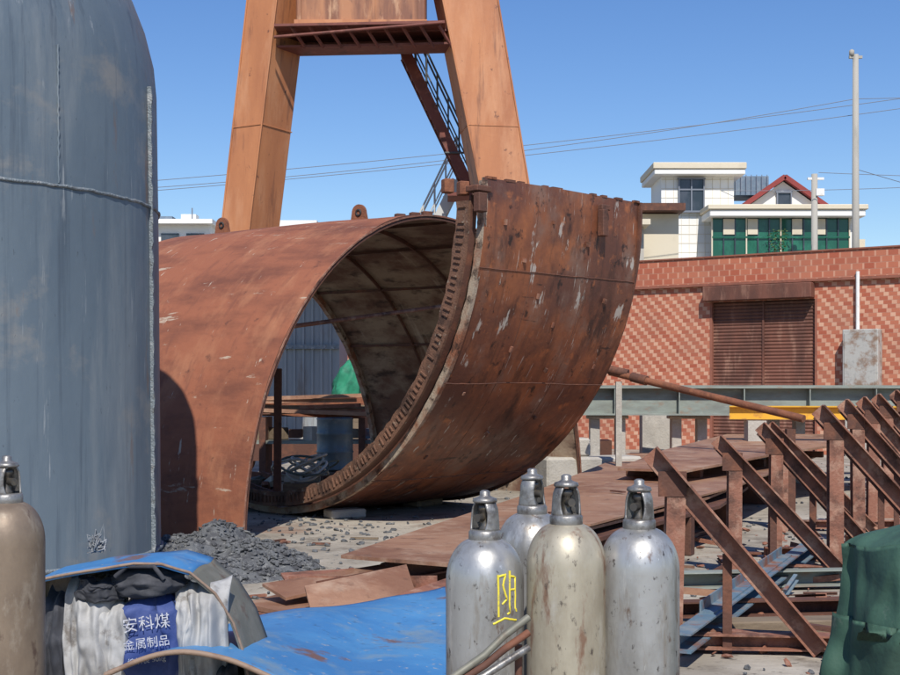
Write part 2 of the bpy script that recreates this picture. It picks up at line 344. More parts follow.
me=bpy.data.meshes.new('rim_teeth'); bm.to_mesh(me); bm.free(); add('rim_teeth',me,teethm,B)
arcbar('far_rim_ring',B,rustd,PB,2.93,2.97,4.01,3.90,-100,2,jit=.008)
for uu in (.92,1.95):
    tube('ring_weld',B,rustd,[PB(uu,rad(-100+i*1.0),4.0+.05*nz((uu*.8,rad(-100+i)*3,1.7))-.001) for i in range(101)],.005)
for a in (-13,-34,-60):
    tube('cross_weld',B,rustd,[PB(i*2.95/30,rad(a)+random.uniform(-.001,.001),4.0+.05*nz((i*2.95/30*.8,rad(a)*3,1.7))+.003) for i in range(31)],.007)
for u,a in ((.35,-5),(.75,-11),(1.2,-4),(1.9,-7),(2.4,-17),(.9,-27),(1.7,-31),(2.0,-42),(.5,-52),(1.3,-46),(1.1,-17),(1.5,-22),(2.6,-30),(.4,-36)):
    c=PB(u,rad(a),4.0); rr=(c-PB(u,rad(a),3)).normalized()
    beam('fixing_cleat',B,random.choice((rusta,rustd)),c-rr*.04,c+rr*.035,.03,random.uniform(.04,.08),'box')
for i in range(12):
    u=random.uniform(.1,2.9); c=PB(u,rad(2.0),3.98)
    box('edge_bead',B,random.choice((rustd,rust)),(c.x,c.y,c.z+.005),(random.uniform(.05,.16),.045,.03),rz=ban)
for u,hh,w in ((2.1,.34,.10),(-.12,.22,.14)):
    c=PB(u,rad(-1.5),4.05)
    box('clamp_block',B,rustd,(c.x,c.y,c.z-hh*.3),(w,.10,hh),rz=ban,bv=.01)
    box('clamp_jaw',B,rustd,(c.x-.02,c.y+.1,c.z+.10),(w*1.7,.2,.07),rz=ban,bv=.01)
for x in (-.25,-.5):
    c=PB(x,rad(0),3.9); box('top_cleat',B,rust,(c.x,c.y+.2,c.z+.02),(.12,.12,.16),rz=.4,bv=.01)
box('chock',B,conc,(-1.4,17.3,.06),(.5,.3,.12),rz=.5,bv=.02); box('chock',B,wood,(-.4,19.1,.06),(.6,.3,.12),rz=.9,bv=.02)

# ---------------------------------------------------------------- gantry crane
G=group('gantry_crane')
def leg(xb,xt,zt,wb,wt,y,rot,dpt):
    p0=V(xb,y,0);p1=V(xt,y,zt); vs=[]
    for p,w in((p0,wb),(p1,wt)):
        for sx,sy in((-1,-1),(1,-1),(1,1),(-1,1)):
            vs.append(p+Matrix.Rotation(rot,3,'Z')@V(sx*w/2,sy*dpt/2,0))
    fs=[(0,3,2,1),(4,5,6,7),(0,1,5,4),(1,2,6,5),(2,3,7,6),(3,0,4,7)]
    o=mesh('leg',vs,fs,orange,G); bevel(o,.02,2)
    for i in (0,1): tube('leg_edge_weld',G,orange,[vs[i]+V(0,-.01,0),vs[i+4]+V(0,-.01,0)],.018)
leg(-4.56,-3.02,13.2,.66,.78,26,rad(-30),.95)
leg(2.05,-.37,13.2,.80,1.24,26,rad(9),.9)
z=6.9
box('leg_splice',G,orange,(-4.56+1.54*z/13.2,26,z),(.75,.98,.02),rz=rad(-30)); box('leg_splice',G,orange,(2.05-2.42*z/13.2,26,z),(1.05,.92,.02),rz=rad(9))
beam('cross_girder',G,maroon,(-3.5,25.9,8.58),(.45,25.9,8.66),.7,.30,'C',.04)
box('girder_ledge',G,maroon,(-1.75,25.35,8.78),(3.3,.5,.05),ry=-.02)
for i in range(9):
    x=-3.1+i*.36; beam('ledge_bracket',G,maroon,(x,25.15,8.76),(x+.26,25.5,8.42),.04,.05)
tube('ledge_rail',G,maroon,[(-3.4,25.12,8.52),(-.15,25.12,8.80)],.03)
box('machinery_cabin',G,orangew,(-1.75,26.2,9.85),(2.55,1.4,2.1),bv=.03)
for x in (-2.95,-2.35,-1.5,-.6): box('cabin_stiffener',G,orangew,(x,25.47,9.85),(.06,.05,2.05))
box('cabin_sill',G,orange,(-1.75,25.46,8.9),(2.6,.06,.10))
box('top_girder',G,orange,(-1.7,26,13.3),(3.6,2.2,1.6),bv=.03)
def flight(p0,p1,mat,railmat,n,wy=.7):
    p0=V(*p0);p1=V(*p1)
    for dy in (0,wy):
        beam('stringer',G,mat,p0+V(0,dy,0),p1+V(0,dy,0),.05,.22)
        q0,q1=p0+V(0,dy,.95),p1+V(0,dy,.95)
        tube('handrail',G,railmat,[q0,q1],.022); tube('midrail',G,railmat,[q0-V(0,0,.45),q1-V(0,0,.45)],.016)
        for i in range(7):
            b=p0.lerp(p1,i/6)+V(0,dy,0); tube('baluster',G,railmat,[b,b+V(0,0,.95)],.018)
    for i in range(n):
        c=p0.lerp(p1,(i+.5)/n)+V(0,wy/2,.02); box('tread',G,mat,c,(.24,wy,.03))
railm=lmat('rail_dark',(.08,.085,.09),[],.6,0,0,10)
flight((-.95,26.9,8.75),(.42,26.9,5.85),maroon,railm,14)
box('stair_landing',G,maroon,(.45,27.3,5.75),(1.0,.9,.07))
tube('landing_rail',G,railm,[(-.1,26.85,6.6),(.9,26.85,6.6)],.022)
lg=lmat('rail_grey',(.5,.5,.48),[],.6,0,0,10)
flight((.15,27.9,6.2),(-1.3,27.9,3.2),lg,lg,12)
beam('end_carriage',G,rustd,(-5.6,26,.5),(3.2,26,.5),.6,.4,'box')
for x in (-5.2,-4.2,1.6,2.8):
    o=lathe('wheel',G,rustd,(0,0,0),[(.28,-.08),(.3,-.08),(.3,.08),(.28,.08)],24)
    o.rotation_euler=(rad(90),0,0); o.location=(x,26,.3)

# ---------------------------------------------------------------- brick workshop
W=group('brick_workshop')
wo=V(5.4,36.9,0); wd=V(.838,-.545,0).normalized(); wn_=V(-.545,-.838,0).normalized(); wang=math.atan2(wd.y,wd.x)
def WL(t,z,o=0): return wo+wd*t+wn_*o+V(0,0,z)
def wq(name,t0,t1,z0,z1,o,mat):
    return mesh(name,[WL(t0,z0,o),WL(t1,z0,o),WL(t1,z1,o),WL(t0,z1,o)],[(0,1,2,3)],mat,W,uvs=[(t0,z0),(t1,z0),(t1,z1),(t0,z1)])
def wbox(name,t0,t1,z0,z1,o0,o1,mat,bv=0,par=W):
    return box(name,par,mat,WL((t0+t1)/2,(z0+z1)/2,(o0+o1)/2),(t1-t0,abs(o1-o0),z1-z0),rz=wang,bv=bv)
T0,T1=-18,12
wq('wall_left',T0,2.15,0,4.55,0,brick); wq('wall_right',5.0,T1,0,4.55,0,brick); wq('wall_over_door',2.15,5.0,4.1,4.55,0,brick)
wq('parapet_band',T0,T1,4.62,5.33,.06,brickb)
wbox('band_ledge',T0,T1,4.55,4.62,-.3,.12,trim)
wbox('parapet_coping',T0,T1,5.332,5.37,-.3,.10,trim)
wbox('core',T0,2.14,0,5.32,-8,-.02,conc); wbox('core',5.01,T1,0,5.32,-8,-.02,conc); wbox('core',2.14,5.01,0,5.32,-8,-.35,conc)
wbox('door_reveal',2.09,2.149,0,4.1,-.3,.01,trim); wbox('door_reveal',5.001,5.06,0,4.1,-.3,.01,trim)
vs=[];fs=[];ns=44
for i in range(ns*4+1):
    z=.02+i*4.08/(ns*4); o=-.12+.022*abs(math.sin(i*math.pi/4))
    vs+=[WL(2.15,z,o),WL(5.0,z,o)]
for i in range(ns*4): fs.append((2*i,2*i+1,2*i+3,2*i+2))
mesh('roller_shutter',vs,fs,shutm,W)
wbox('shutter_hood',2.0,5.0,4.12,4.52,.0,.34,shutm,bv=.02)
wbox('shutter_rail',3.55,3.6,.1,4.1,-.1,-.06,shutm)
E=group('electrical_cabinet')
wbox('body',5.85,6.75,1.3,3.25,.05,.45,boxg,.02,E); wbox('door_leaf',5.9,6.7,1.4,3.15,.452,.47,boxg,.005,E); wbox('stand',5.9,6.7,0,1.3,.1,.4,conc,.01,E)
tube('conduit',E,whitep,[WL(6.15,3.25,.12),WL(6.15,4.75,.12)],.05)
R_=group('shed_roof')
box('roof_slab',R_,rustd,(8.6,55,9.25),(2.2,3,.3)); box('wall',R_,hcream,(8.6,55.3,4.5),(1.9,2,9.1))
box('roof_slab_lower',R_,hcream,(6.9,54,8.5),(2.4,3,.22)); box('wall_lower',R_,conc,(6.9,54.3,4.15),(2.1,2,8.4))

# ---------------------------------------------------------------- white house
H=group('white_house')
def hb(n,x0,x1,y0,y1,z0,z1,m,bv=0): return box(n,H,m,((x0+x1)/2,(y0+y1)/2,(z0+z1)/2),(x1-x0,y1-y0,z1-z0),bv=bv)
hb('tower_wall',9.75,13.1,60,63,0,11.55,hwhite)
hb('tower_roof_slab',9.35,13.5,59.4,63.4,11.553,11.8,hwhite,.03); hb('tower_roof_rim',9.28,13.55,59.33,63.47,11.803,12.1,hcream,.03)
def win(x0,x1,z0,z1,y,mull=2,gm=gdark,fm=whitep,fw=.08):
    hb('window_glass',x0,x1,y-.03,y+.03,z0,z1,gm)
    hb('window_frame',x0-.06,x1+.06,y-.12,y-.031,z1,z1+fw,fm); hb('window_sill',x0-.1,x1+.1,y-.2,y-.032,z0-fw,z0,fm)
    for i in range(mull+1):
        x=x0+(x1-x0)*i/mull; hb('mullion',x-.03,x+.03,y-.11,y-.033,z0+.002,z1-.002,fm)
win(10.55,11.7,9.95,11.4,59.96,2,fm=wirem)
hb('window_transom',10.56,11.69,59.88,59.925,10.9,10.96,wirem)
for i in range(11): hb('tile_joint',9.75,13.1,59.985,59.998,7.2+i*.42,7.22+i*.42,hcream)
for i in range(9): hb('tile_joint_v',9.95+i*.36,9.965+i*.36,59.982,59.997,7.2,11.5,hcream)
hb('balcony_slab',11.6,18.55,58.0,63,9.45,9.75,hwhite,.03); hb('balcony_rim',11.5,18.65,57.9,63.1,9.753,9.98,hcream,.03)
hb('lower_wall',9.2,18.3,59,63,0,7.6,hwhite)
hb('sunroom_glass',11.8,18.0,58.6,58.66,7.61,9.44,ggreen); hb('sunroom_back',11.8,18.0,60.3,60.4,7.61,9.44,hcream)
hb('sunroom_side',18.0,18.3,58.6,63,7.61,9.44,hwhite)
for i in range(13):
    x=11.8+i*.516; hb('sunroom_mullion',x-.03,x+.03,58.52,58.598,7.61,9.44,gdark if i%3 else hcream)
hb('sunroom_rail',11.8,18.0,58.5,58.519,8.55,8.62,ggreen)
for x0,x1 in ((12.3,12.8),(13.4,13.85),(15.4,15.85),(16.5,16.9)): hb('sunroom_blind',x0,x1,58.50,58.518,8.7,9.4,hcream)
hb('annexe_glass',9.0,9.74,59.2,59.3,7.61,9.2,ggreen); hb('annexe_roof',8.8,9.74,58.9,61,9.21,9.4,gdark)
def gable(x0,x1,xm,y0,y1,zb,zt):
    vs=[(x0,y0,zb),(x1,y0,zb),(xm,y0,zt),(x0,y1,zb),(x1,y1,zb),(xm,y1,zt)]
    mesh('gable_wall',vs,[(0,1,2),(3,5,4),(0,3,4,1)],hwhite,H)
    t=.18
    for a,b in (((x0,zb),(xm,zt)),((x1,zb),(xm,zt))):
        dx=b[0]-a[0];dz=b[1]-a[1];L=math.hypot(dx,dz); ex=a[0]-dx/L*.35; ez=a[1]-dz/L*.35
        beam('gable_verge',H,redroof,(ex,y0-.25,ez+t),(b[0],y0-.25,b[1]+t),.3,.22)
        vs=[(ex,y0-.1,ez+t*1.3),(b[0],y0-.1,b[1]+t*1.3),(b[0],y1,b[1]+t*1.3),(ex,y1,ez+t*1.3)]
        solid(mesh('gable_roof',vs,[(0,1,2,3)],bluetile,H),.1)
hb('upper_wall',13.3,17.5,60.5,63,9.98,10.3,hwhite)
gable(13.5,17.5,15.5,60.5,63,9.99,11.4)
win(15.2,15.85,10.2,10.85,60.46,1,fm=wirem)
hb('side_roof_ridge',13.55,15.2,62,64,11.0,11.9,bluetile)
for i in range(7): beam('roof_batten',H,wirem,(13.6+i*.25,61.9,11.1),(13.6+i*.25,61.9,11.95),.03,.03)
hb('side_block',18.3,19.0,59.5,63,0,8.6,hcream)
bmp=bmesh.new()
for i in range(150):
    c=V(random.gauss(14.8,.22),58.2+random.uniform(-.12,.12),random.uniform(7.6,8.9)); s=random.uniform(.05,.09)
    R=Matrix.Rotation(random.uniform(0,6),3,'Z')@Matrix.Rotation(random.uniform(0,3),3,'X')
    bmp.faces.new([bmp.verts.new(c+R@V(x*s,y*s*.5,0)) for x,y in((-1,0),(0,-1),(1,0),(0,1))])
me=bpy.data.meshes.new('balcony_plant'); bmp.to_mesh(me); bmp.free(); add('balcony_plant',me,leaf)

K=group('white_office_building')
box('block',K,hwhite,(-13.4,62,4.6),(5,6,9.2)); box('cornice',K,hwhite,(-13.4,61.8,9.3),(5.4,6.6,.2))
for i in range(4): box('window',K,gdark,(-15.0+i*1.15,58.96,8.35),(.8,.06,.9))
box('parapet_unit',K,hwhite,(-12.2,61,9.65),(.7,.7,.5)); box('roof_tank',K,bluetile,(-13.4,61,9.6),(.9,.8,.4)); tube('aerial',K,wirem,[(-11.9,60,9.4),(-11.9,60,10.1)],.03)
K2=group('pale_shed')
box('wall',K2,hwhite,(-8.4,64,4.5),(4,6,9.0)); box('roof',K2,hwhite,(-8.4,63.8,9.35),(4.4,6.6,.5))

def pole(name,x,y,h,r0,r1):
    g=group(name); lathe('shaft',g,polem,(x,y,0),[(r0,0),(r1,h)],16); return g
g=pole('utility_pole',15.6,50,14.6,.17,.11)
box('insulator_arm',g,polem,(15.6,50,14.5),(.5,.1,.1)); lathe('pole_cap',g,polem,(15.45,50,14.55),[(.10,0),(.10,.2),(.03,.25)],12)
g=pole('concrete_post',15.7,56,11.0,.16,.13); box('cross_arm',g,whitep,(15.75,56,10.8),(.7,.1,.1)); box('bracket',g,whitep,(15.9,55.9,10.2),(.35,.2,.3))
def wire(n,p0,p1,sag):
    p0=V(*p0);p1=V(*p1); pts=[]
    for i in range(41):
        t=i/40; p=p0.lerp(p1,t); p.z-=sag*4*t*(1-t); pts.append(p)
    tube(n,None,wirem,pts,.013)
wire('power_line',(-26,50,8.8),(26,50,14.2),.7); wire('power_line',(-26,50.5,8.5),(26,50.5,13.9),.7)
wire('power_line',(-26,50,8.9),(15.6,50,12.9),.9)
wire('power_line',(15.6,55,10.9),(30,53,10.3),.1); wire('power_line',(15.6,50,10.2),(30,58,8.4),.1); wire('power_line',(12.5,60,10.9),(30,54,11.0),.3)
wire('power_line',(15.6,50,12.9),(32,50,13.9),.2)

# ---------------------------------------------------------------- yard mid-ground
def horse(name,x,y,w,h,mat=conc):
    g=group(name)
    box('column',g,mat,(x-w/2+.09,y,h/2),(.18,.25,h),bv=.01); box('column',g,mat,(x+w/2-.09,y,h/2),(.18,.25,h),bv=.01)
    box('cap_plate',g,mat,(x,y,h+.03),(w+.1,.35,.06),bv=.01); box('foot',g,mat,(x,y,.04),(w+.2,.45,.08),bv=.01)
for x in (2.9,4.4,6.2,8.4): horse('support_trestle',x,24,.65,1.17)
g=group('h_beam'); beam('section',g,gry,(2.3,23.9,1.50),(13,22.8,1.50),.42,.52,'H',.03)
for i in range(9): box('stiffener',g,gry,(3+i*1.15,23.72-.118*i,1.5),(.02,.18,.46))
g=group('h_beam'); beam('section',g,gry,(2.4,25.2,1.62),(14,25,1.62),.3,.34,'H',.03); box('packer',g,conc,(4,25.2,.72),(.6,.4,1.44)); box('packer',g,conc,(9,25.1,.72),(.6,.4,1.44))
g=group('yellow_beam'); beam('section',g,yel,(4.6,21.4,1.33),(8.5,20.6,1.33),.2,.22,'H',.02); box('packer',g,conc,(5,21.3,.6),(.3,.3,1.2)); box('packer',g,conc,(8,20.7,.6),(.3,.3,1.2))
g=group('rusty_pipe'); tube('pipe',g,rust,[(2.5,20.3,1.98),(4.9,18,1.30)],.055); box('pipe_saddle',g,rustd,(4.75,18.15,.58),(.12,.12,1.15))
tube('pipe_collar',g,rustd,[(2.8,20.01,1.9),(3.0,19.83,1.84)],.075); box('pipe_saddle_b',g,conc,(2.62,20.2,.93),(.09,.09,1.8)); tube('pipe_stub',g,rustd,[(2.35,20.3,2.05),(2.75,20.1,1.95)],.07)
g=group('concrete_block'); box('block',g,conc,(2.3,21.6,.3),(1.7,.6,.6),rz=.3,bv=.04); box('block_top',g,conc,(2.0,21.7,.75),(.6,.5,.3),rz=.1,bv=.03)

def plate(name,pts,z,th,mat,ztilt=None,parent=None):
    zz=[(z if not ztilt else z+ztilt[i]) for i in range(len(pts))]
    vs=[(x,y,zz[i]) for i,(x,y) in enumerate(pts)]+[(x,y,zz[i]-th) for i,(x,y) in enumerate(pts)]
    n=len(pts); fs=[tuple(range(n)),tuple(range(2*n-1,n-1,-1))]+[(i,i+n,(i+1)%n+n,(i+1)%n) for i in range(n)]
    o=mesh(name,vs,fs,mat,parent); bm=bmesh.new(); bm.from_mesh(o.data); bmesh.ops.recalc_face_normals(bm,faces=bm.faces); bm.to_mesh(o.data); bm.free(); return o
Pk=group('rusty_steel_plates')
plate('plate',[(-.78,9.3),(-.02,8.85),(2.75,14.1),(7.0,24.5),(3.4,24.5),(.95,15.0)],.52,.025,rust2,parent=Pk)
plate('plate_lower',[(-.45,9.6),(.25,9.2),(2.95,14.2),(3.9,17),(2.4,17)],.44,.035,rustd,parent=Pk)
plate('plate_mid',[(.55,11.5),(1.2,11.1),(3.3,15.2),(6.4,22.5),(4.0,22.5)],.555,.02,rust2,[0,0,.01,.02,.02],parent=Pk)
plate('plate_upper',[(2.1,16.3),(2.9,15.9),(4.9,19.0),(8.3,23),(4.9,23),(3.1,19.2)],.72,.03,rust2,[0,0,.08,.2,.2,.08],parent=Pk)
for x,y in ((0,9.6),(1.0,11.5),(2.0,13.6),(3.1,16.3),(4.4,19.5),(5.2,22.5)):
    box('bearer',Pk,rustd,(x,y,.2),(1.1,.16,.4),rz=-.45,bv=.01)
for x,y in ((2.8,17.0),(4.2,19.4),(5.8,22)): box('bearer_upper',Pk,rustd,(x,y,.62),(1.0,.14,.1),rz=-.45)
for x,y,a in ((.9,11.8,.4),(1.9,14.2,2.1),(2.6,15.0,1.0)):
    beam('loose_offcut',Pk,rustd,(x,y,.585),(x+.22*math.cos(a),y+.22*math.sin(a),.585),.05,.015)
Pl=group('plate_offcuts')
plate('offcut',[(-1.42,8.9),(-.95,8.3),(-.1,9.6),(-.3,10.1),(-.95,9.9)],.24,.03,rust2,[0,.02,.05,.05,0],Pl)
plate('offcut_b',[(-1.25,9.6),(-1.15,9.2),(.1,9.7),(.2,10.2)],.33,.02,rusta,[.02,.0,.0,.03],Pl)
plate('offcut_c',[(-.95,8.5),(-.85,8.15),(-.2,8.5),(-.3,8.95)],.36,.02,rust2,[.06,-.13,-.06,.14],Pl)
plate('offcut_d',[(-.6,7.9),(-.5,7.7),(.3,8.9),(.1,9.0)],.36,.02,rusta,[0,0,.05,.08],Pl)
plate('offcut_e',[(-1.3,9.0),(-1.1,8.7),(-.35,9.15),(-.5,9.4)],.36,.02,rust2,[0,-.05,.06,.08],Pl)
beam('offcut_angle',Pl,rusta,(-1.15,9.15,.34),(-.1,8.75,.40),.09,.09,'L',.012)
beam('offcut_angle',Pl,rustd,(-.9,8.9,.34),(.0,9.25,.46),.09,.09,'L',.012)
beam('offcut_flat',Pl,rusta,(-1.35,8.75,.20),(-.5,8.2,.24),.12,.015)
box('packing',Pl,wood,(-.7,8.9,.1),(.9,.2,.19),rz=.4); box('packing',Pl,wood,(-.1,9.3,.1),(.2,.8,.19),rz=.2)

# ---------------------------------------------------------------- triangular racks
def rack(x,y,z,run,sc=1,mat=rusta,dy=-.1):
    g=group('steel_angle_rack'); w=.12*sc
    dx=random.uniform(-.03,.03)
    beam('sloping_angle',g,mat,(x-.02,y,z+.06),(x+run+dx,y+dy,.04),w,w,'L',.014,roll=rad(90))
    beam('sloping_angle_back',g,rustd,(x+.02,y+.2,z),(x+run-.02,y+dy+.2,.02),.04,.08,'box')
    beam('post',g,mat,(x+.15+dx,y+.05,0),(x+.15,y+.05,z-.1),.12*sc,.10,'H',.014)
    beam('post_inner',g,rustd,(x+.45*run,y+.1,0),(x+.45*run,y+.1,z*.52),.06,.06,'L',.01)
    beam('base',g,mat,(x+.05,y+.12,.08),(x+run+.1,y+.02,.08),.1,.10,'C',.012)
    box('gusset',g,rustd,(x+.12,y+.0,z-.14),(.18,.012,.16))
for a in ((1.30,8.3,1.24,1.08),(2.40,11.6,1.20,1.12),(3.1,12.9,1.28,1.15),(3.85,15.6,1.22,1.2)): rack(*a)
for a in ((3.42,12.0,1.46,1.3),(4.25,14,1.50,1.3),(4.95,15.6,1.52,1.3),(5.65,17.2,1.55,1.35),(6.5,19,1.6,1.4),(7.4,21,1.65,1.4)): rack(*a,sc=1.1)
def chan(m,a,b,w,h,k='C'):
    g=group('steel_channel'); beam('section',g,m,a,b,w,h,k,.012)
chan(bluech,(1.40,7.9,.16),(3.7,13.1,.16),.13,.12); chan(rusta,(2.45,7.9,.12),(5.2,14.5,.12),.12,.12); chan(bluech,(1.7,8.6,.26),(3.0,11.6,.26),.10,.08,'L')
chan(gry,(1.6,10.9,.10),(4.6,11.3,.10),.14,.14); chan(rustd,(1.1,9.6,.07),(4.4,10.0,.07),.14,.12); chan(rusta,(1.2,8.7,.07),(3.0,8.3,.07),.10,.10); chan(rusta,(3.0,9.3,.08),(6.0,17,.08),.12,.12)
g=group('timber_sleeper'); box('baulk',g,wood,(2.2,9.0,.06),(2.4,.2,.11),rz=.12,bv=.01)

# ---------------------------------------------------------------- seen through the arch
g=group('grey_metal_shed')
box('wall',g,tankf,(-6.1,33,2.05),(6.8,2.5,4.1)); box('roof',g,tankf,(-6.1,32.9,4.16),(7.1,2.9,.12))
for i in range(30): box('wall_rib',g,tankf,(-9.3+i*.22,31.73,2.0),(.05,.05,3.9))
box('wall_rail',g,weldg,(-6.1,31.68,2.75),(6.8,.06,.10)); box('wall_base',g,conc,(-6.1,31.66,.3),(6.9,.12,.6))
g=group('green_tarpaulin_bundle')
def tf(u,v):
    a=u*2*math.pi; r=(.32*(1-v**4)+.01)*(1+.5*nz((math.cos(a)*2,math.sin(a)*2,v*3)))
    return (-2.1+r*math.cos(a)+.08*v,27+r*math.sin(a),1.5+v*.85+.1*nz((a,v,0)))
sheet('bundle',g,greenb,tf,24,10); box('pallet',g,wood,(-2.15,27,.7),(.9,.7,1.4))
g=group('steel_bar_pile')
for i in range(24):
    y=23.6+random.uniform(0,.9); z=1.25+random.uniform(0,.30)
    beam('bar',g,random.choice((rusta,rust,wood,rust2)),(-3.9+random.uniform(-.2,.3),y,z),(-1.2+random.uniform(-.5,.2),y+random.uniform(-.3,.3),z+random.uniform(-.1,.12)),.06,.07,random.choice(('L','C','box')),.01)
box('rack_leg',g,rustd,(-3.4,24,.6),(.12,.9,1.2)); box('rack_leg',g,rustd,(-1.6,24,.6),(.12,.9,1.2)); box('shelf',g,gry,(-2.5,24,.75),(2.6,.8,.06))
for i in range(7): box('shelf_crate',g,random.choice((wood,conc,rustd,bluech)),(-3.5+i*.33,24+random.uniform(-.2,.2),.9),(.25,.3,random.uniform(.15,.3)),rz=random.uniform(0,1),bv=.01)
g=group('steel_drum'); drm=lmat('drum_blue',(.12,.17,.21),[((.26,.28,.28),6,.5,.7,.7),(RM,9,.6,.7,.7)],.5,.3,.1,20)
lathe('drum',g,drm,(-1.85,20.9,.42),[(.29,0),(.30,.02),(.29,.04),(.29,.27),(.305,.29),(.29,.31),(.29,.56),(.305,.58),(.29,.60),(.29,.80),(.30,.82),(.28,.84),(.27,.81)],32)
box('pallet',g,wood,(-1.85,20.9,.2),(.9,.9,.4))
g=group('hose_coil')
hm=lmat('hose_grey',(.42,.41,.36),[],.6,0,.1,20); hg=lmat('hose_dark',(.09,.12,.11),[],.6,0,.1,20); hw=lmat('hose_white',(.6,.59,.55),[],.6,0,.1,20)
for k in range(9):
    cx,cy=-2.1+random.uniform(-.25,.2),19.2+random.uniform(-.2,.2); r=random.uniform(.14,.32)
    tube('hose',g,(hm,hw,hg,hm)[k%4],[(cx+r*math.cos(i*.3)*1.2,cy+r*math.sin(i*.3)*.7,.50+.03*k*.5+.13*math.sin(i*.3+k)+.03*nz((i,k,0))) for i in range(21)],.018,True)
box('crate',g,wood,(-2.1,19.3,.17),(.8,.5,.32),rz=.2)
g=group('scrap_pile')
for i in range(40):
    x,y=random.uniform(-3.5,-1.9),random.uniform(18.8,21.5); a=random.uniform(0,6.3); l=random.uniform(.2,.7)
    beam('piece',g,random.choice((rusta,rustd,wood,conc,gry)),(x,y,.1+random.uniform(0,.3)),(x+l*math.cos(a),y+l*math.sin(a),.1+random.uniform(0,.3)),random.uniform(.04,.12),random.uniform(.04,.1),'box')
rocks('stones',gravel,[(random.gauss(-2.7,.5),random.gauss(19.8,.7),random.uniform(0,.25)) for i in range(250)],.03,.1,g)
def hf(u,v):
    x=-3.25+u*2.1; y=11.2+v*2.5
    r=math.hypot((u-.45)*2,(v-.5)*2); h=max(0,1-r)**.8*.38
    return (x,y,h*(1+.5*nz((x,y,0),3))+.03*nz((x,y,3),9)-.01)
hp=group('slag_heap'); sheet('mound',hp,gravel,hf,50,50,smooth=False)
pts=[]
for i in range(1900):
    p=hf(random.random(),random.random())
    if p[2]>.02: pts.append((p[0],p[1],p[2]+.01))
rocks('stones',gravel,pts,.010,.040,hp)
rocks('loose_stones',gravel,[(random.gauss(-2.3,.5),random.gauss(11.9,.6),.012) for i in range(300)],.01,.03,hp)

# ---------------------------------------------------------------- gas cylinders
def gas(x,y,mat,top=1.44,r=.115,rot=0,nm='gas_cylinder'):
    g=group(nm); s=top-1.452
    pr=[(r*.8,.0),(r*.97,.015),(r,.05),(r,1.185+s)]
    for i in range(1,13):
        t=i/12*math.pi/2*.93; pr.append((.034+(r-.034)*math.cos(t),1.185+s+.125*math.sin(t)))
    pr+= [(.036,1.315+s),(.034,1.33+s)]
    lathe('body',g,mat,(x,y,0),pr,56)
    lathe('neck_ring',g,capm,(x,y,1.30+s),[(.044,0),(.048,.006),(.048,.030),(.043,.036),(.036,.036)],32)
    lathe('valve_body',g,valvem,(x,y,1.33+s),[(.018,0),(.020,.01),(.015,.02),(.015,.06),(.021,.065),(.021,.078),(.012,.08)],18)
    c=V(x,y,1.372+s); d=V(math.cos(rot),math.sin(rot),0)
    tube('valve_outlet',g,valvem,[c,c+d*.036],.012)
    for sg in (-1,1):
        vs=[];fs=[]; m=12
        for j in range(9):
            z=1.33+s+j*.0115; rr=.044-.0008*j-(.010*max(0,(j-5)/3)**2)
            for i in range(m+1):
                a=rot+math.pi/2*sg+(-.95+1.9*i/m)*(1-.28*math.sin(j/8*math.pi)); vs.append((x+rr*math.cos(a),y+rr*math.sin(a),z))
        for j in range(8):
            for i in range(m): q=j*(m+1)+i; fs.append((q,q+1,q+m+2,q+m+1))
        solid(mesh('cap_wall',vs,fs,capm,g,True),.006)
    lathe('cap_top',g,capm,(x,y,1.416+s),[(.034,0),(.037,.004),(.034,.012),(.022,.016),(.015,.02),(.015,.032),(.008,.036)],28)
    return g
gas(.103,3.83,sil,1.405,.115,-2.3)
gas(.262,4.15,sil,1.450,.115,-.6)
gc=gas(.338,3.78,cream,1.455,.115,-1.2)
gd=gas(.553,3.80,sil,1.440,.117,-2.2)
gas(-1.357,3.98,brownc,1.50,.113,-.6)
def mark(par,mat,cx,cy,r,strokes,w=.0028,nm='paint_stroke'):
    for st in strokes:
        pts=[]
        for k in range(len(st)-1):
            for i in range(6):
                t=i/5; a=rad(st[k][0]+(st[k+1][0]-st[k][0])*t)+random.uniform(-.008,.008); z=st[k][1]+(st[k+1][1]-st[k][1])*t+random.uniform(-.0006,.0006)
                pts.append((cx+r*math.cos(a),cy+r*math.sin(a),z))
        tube(nm,par,mat,pts,w)
mk=group('painted_mark')
mark(mk,yellow,.103,3.83,.1138,[[(-72,1.17),(-71,1.05)],[(-72,1.165),(-60,1.17),(-65,1.14),(-58,1.10),(-66,1.085)],[(-53,1.18),(-53,1.06),(-57,1.055)],[(-53,1.165),(-42,1.16),(-42,1.07),(-39,1.06)],[(-53,1.125),(-44,1.125)],[(-80,1.03),(-62,1.045),(-40,1.035)]],.0034)
bp_=group('bent_pipe_bundle')
for k in range(3):
    o=k*.022
    tube('pipe',bp_,(olive,rustd,capm)[k],[(-.05-o,3.3,.93-o*1.3),(.02,3.32,.975-o),(.09,3.34,1.02-o*1.2),(.14,3.36,1.065-o*1.6),(.205,3.4,1.105-o*1.8)],.010)
tube('pipe_support',bp_,rustd,[(-.03,3.34,0),(-.03,3.34,.93)],.014); tube('pipe_support',bp_,rustd,[(.18,3.42,0),(.18,3.42,1.03)],.010)

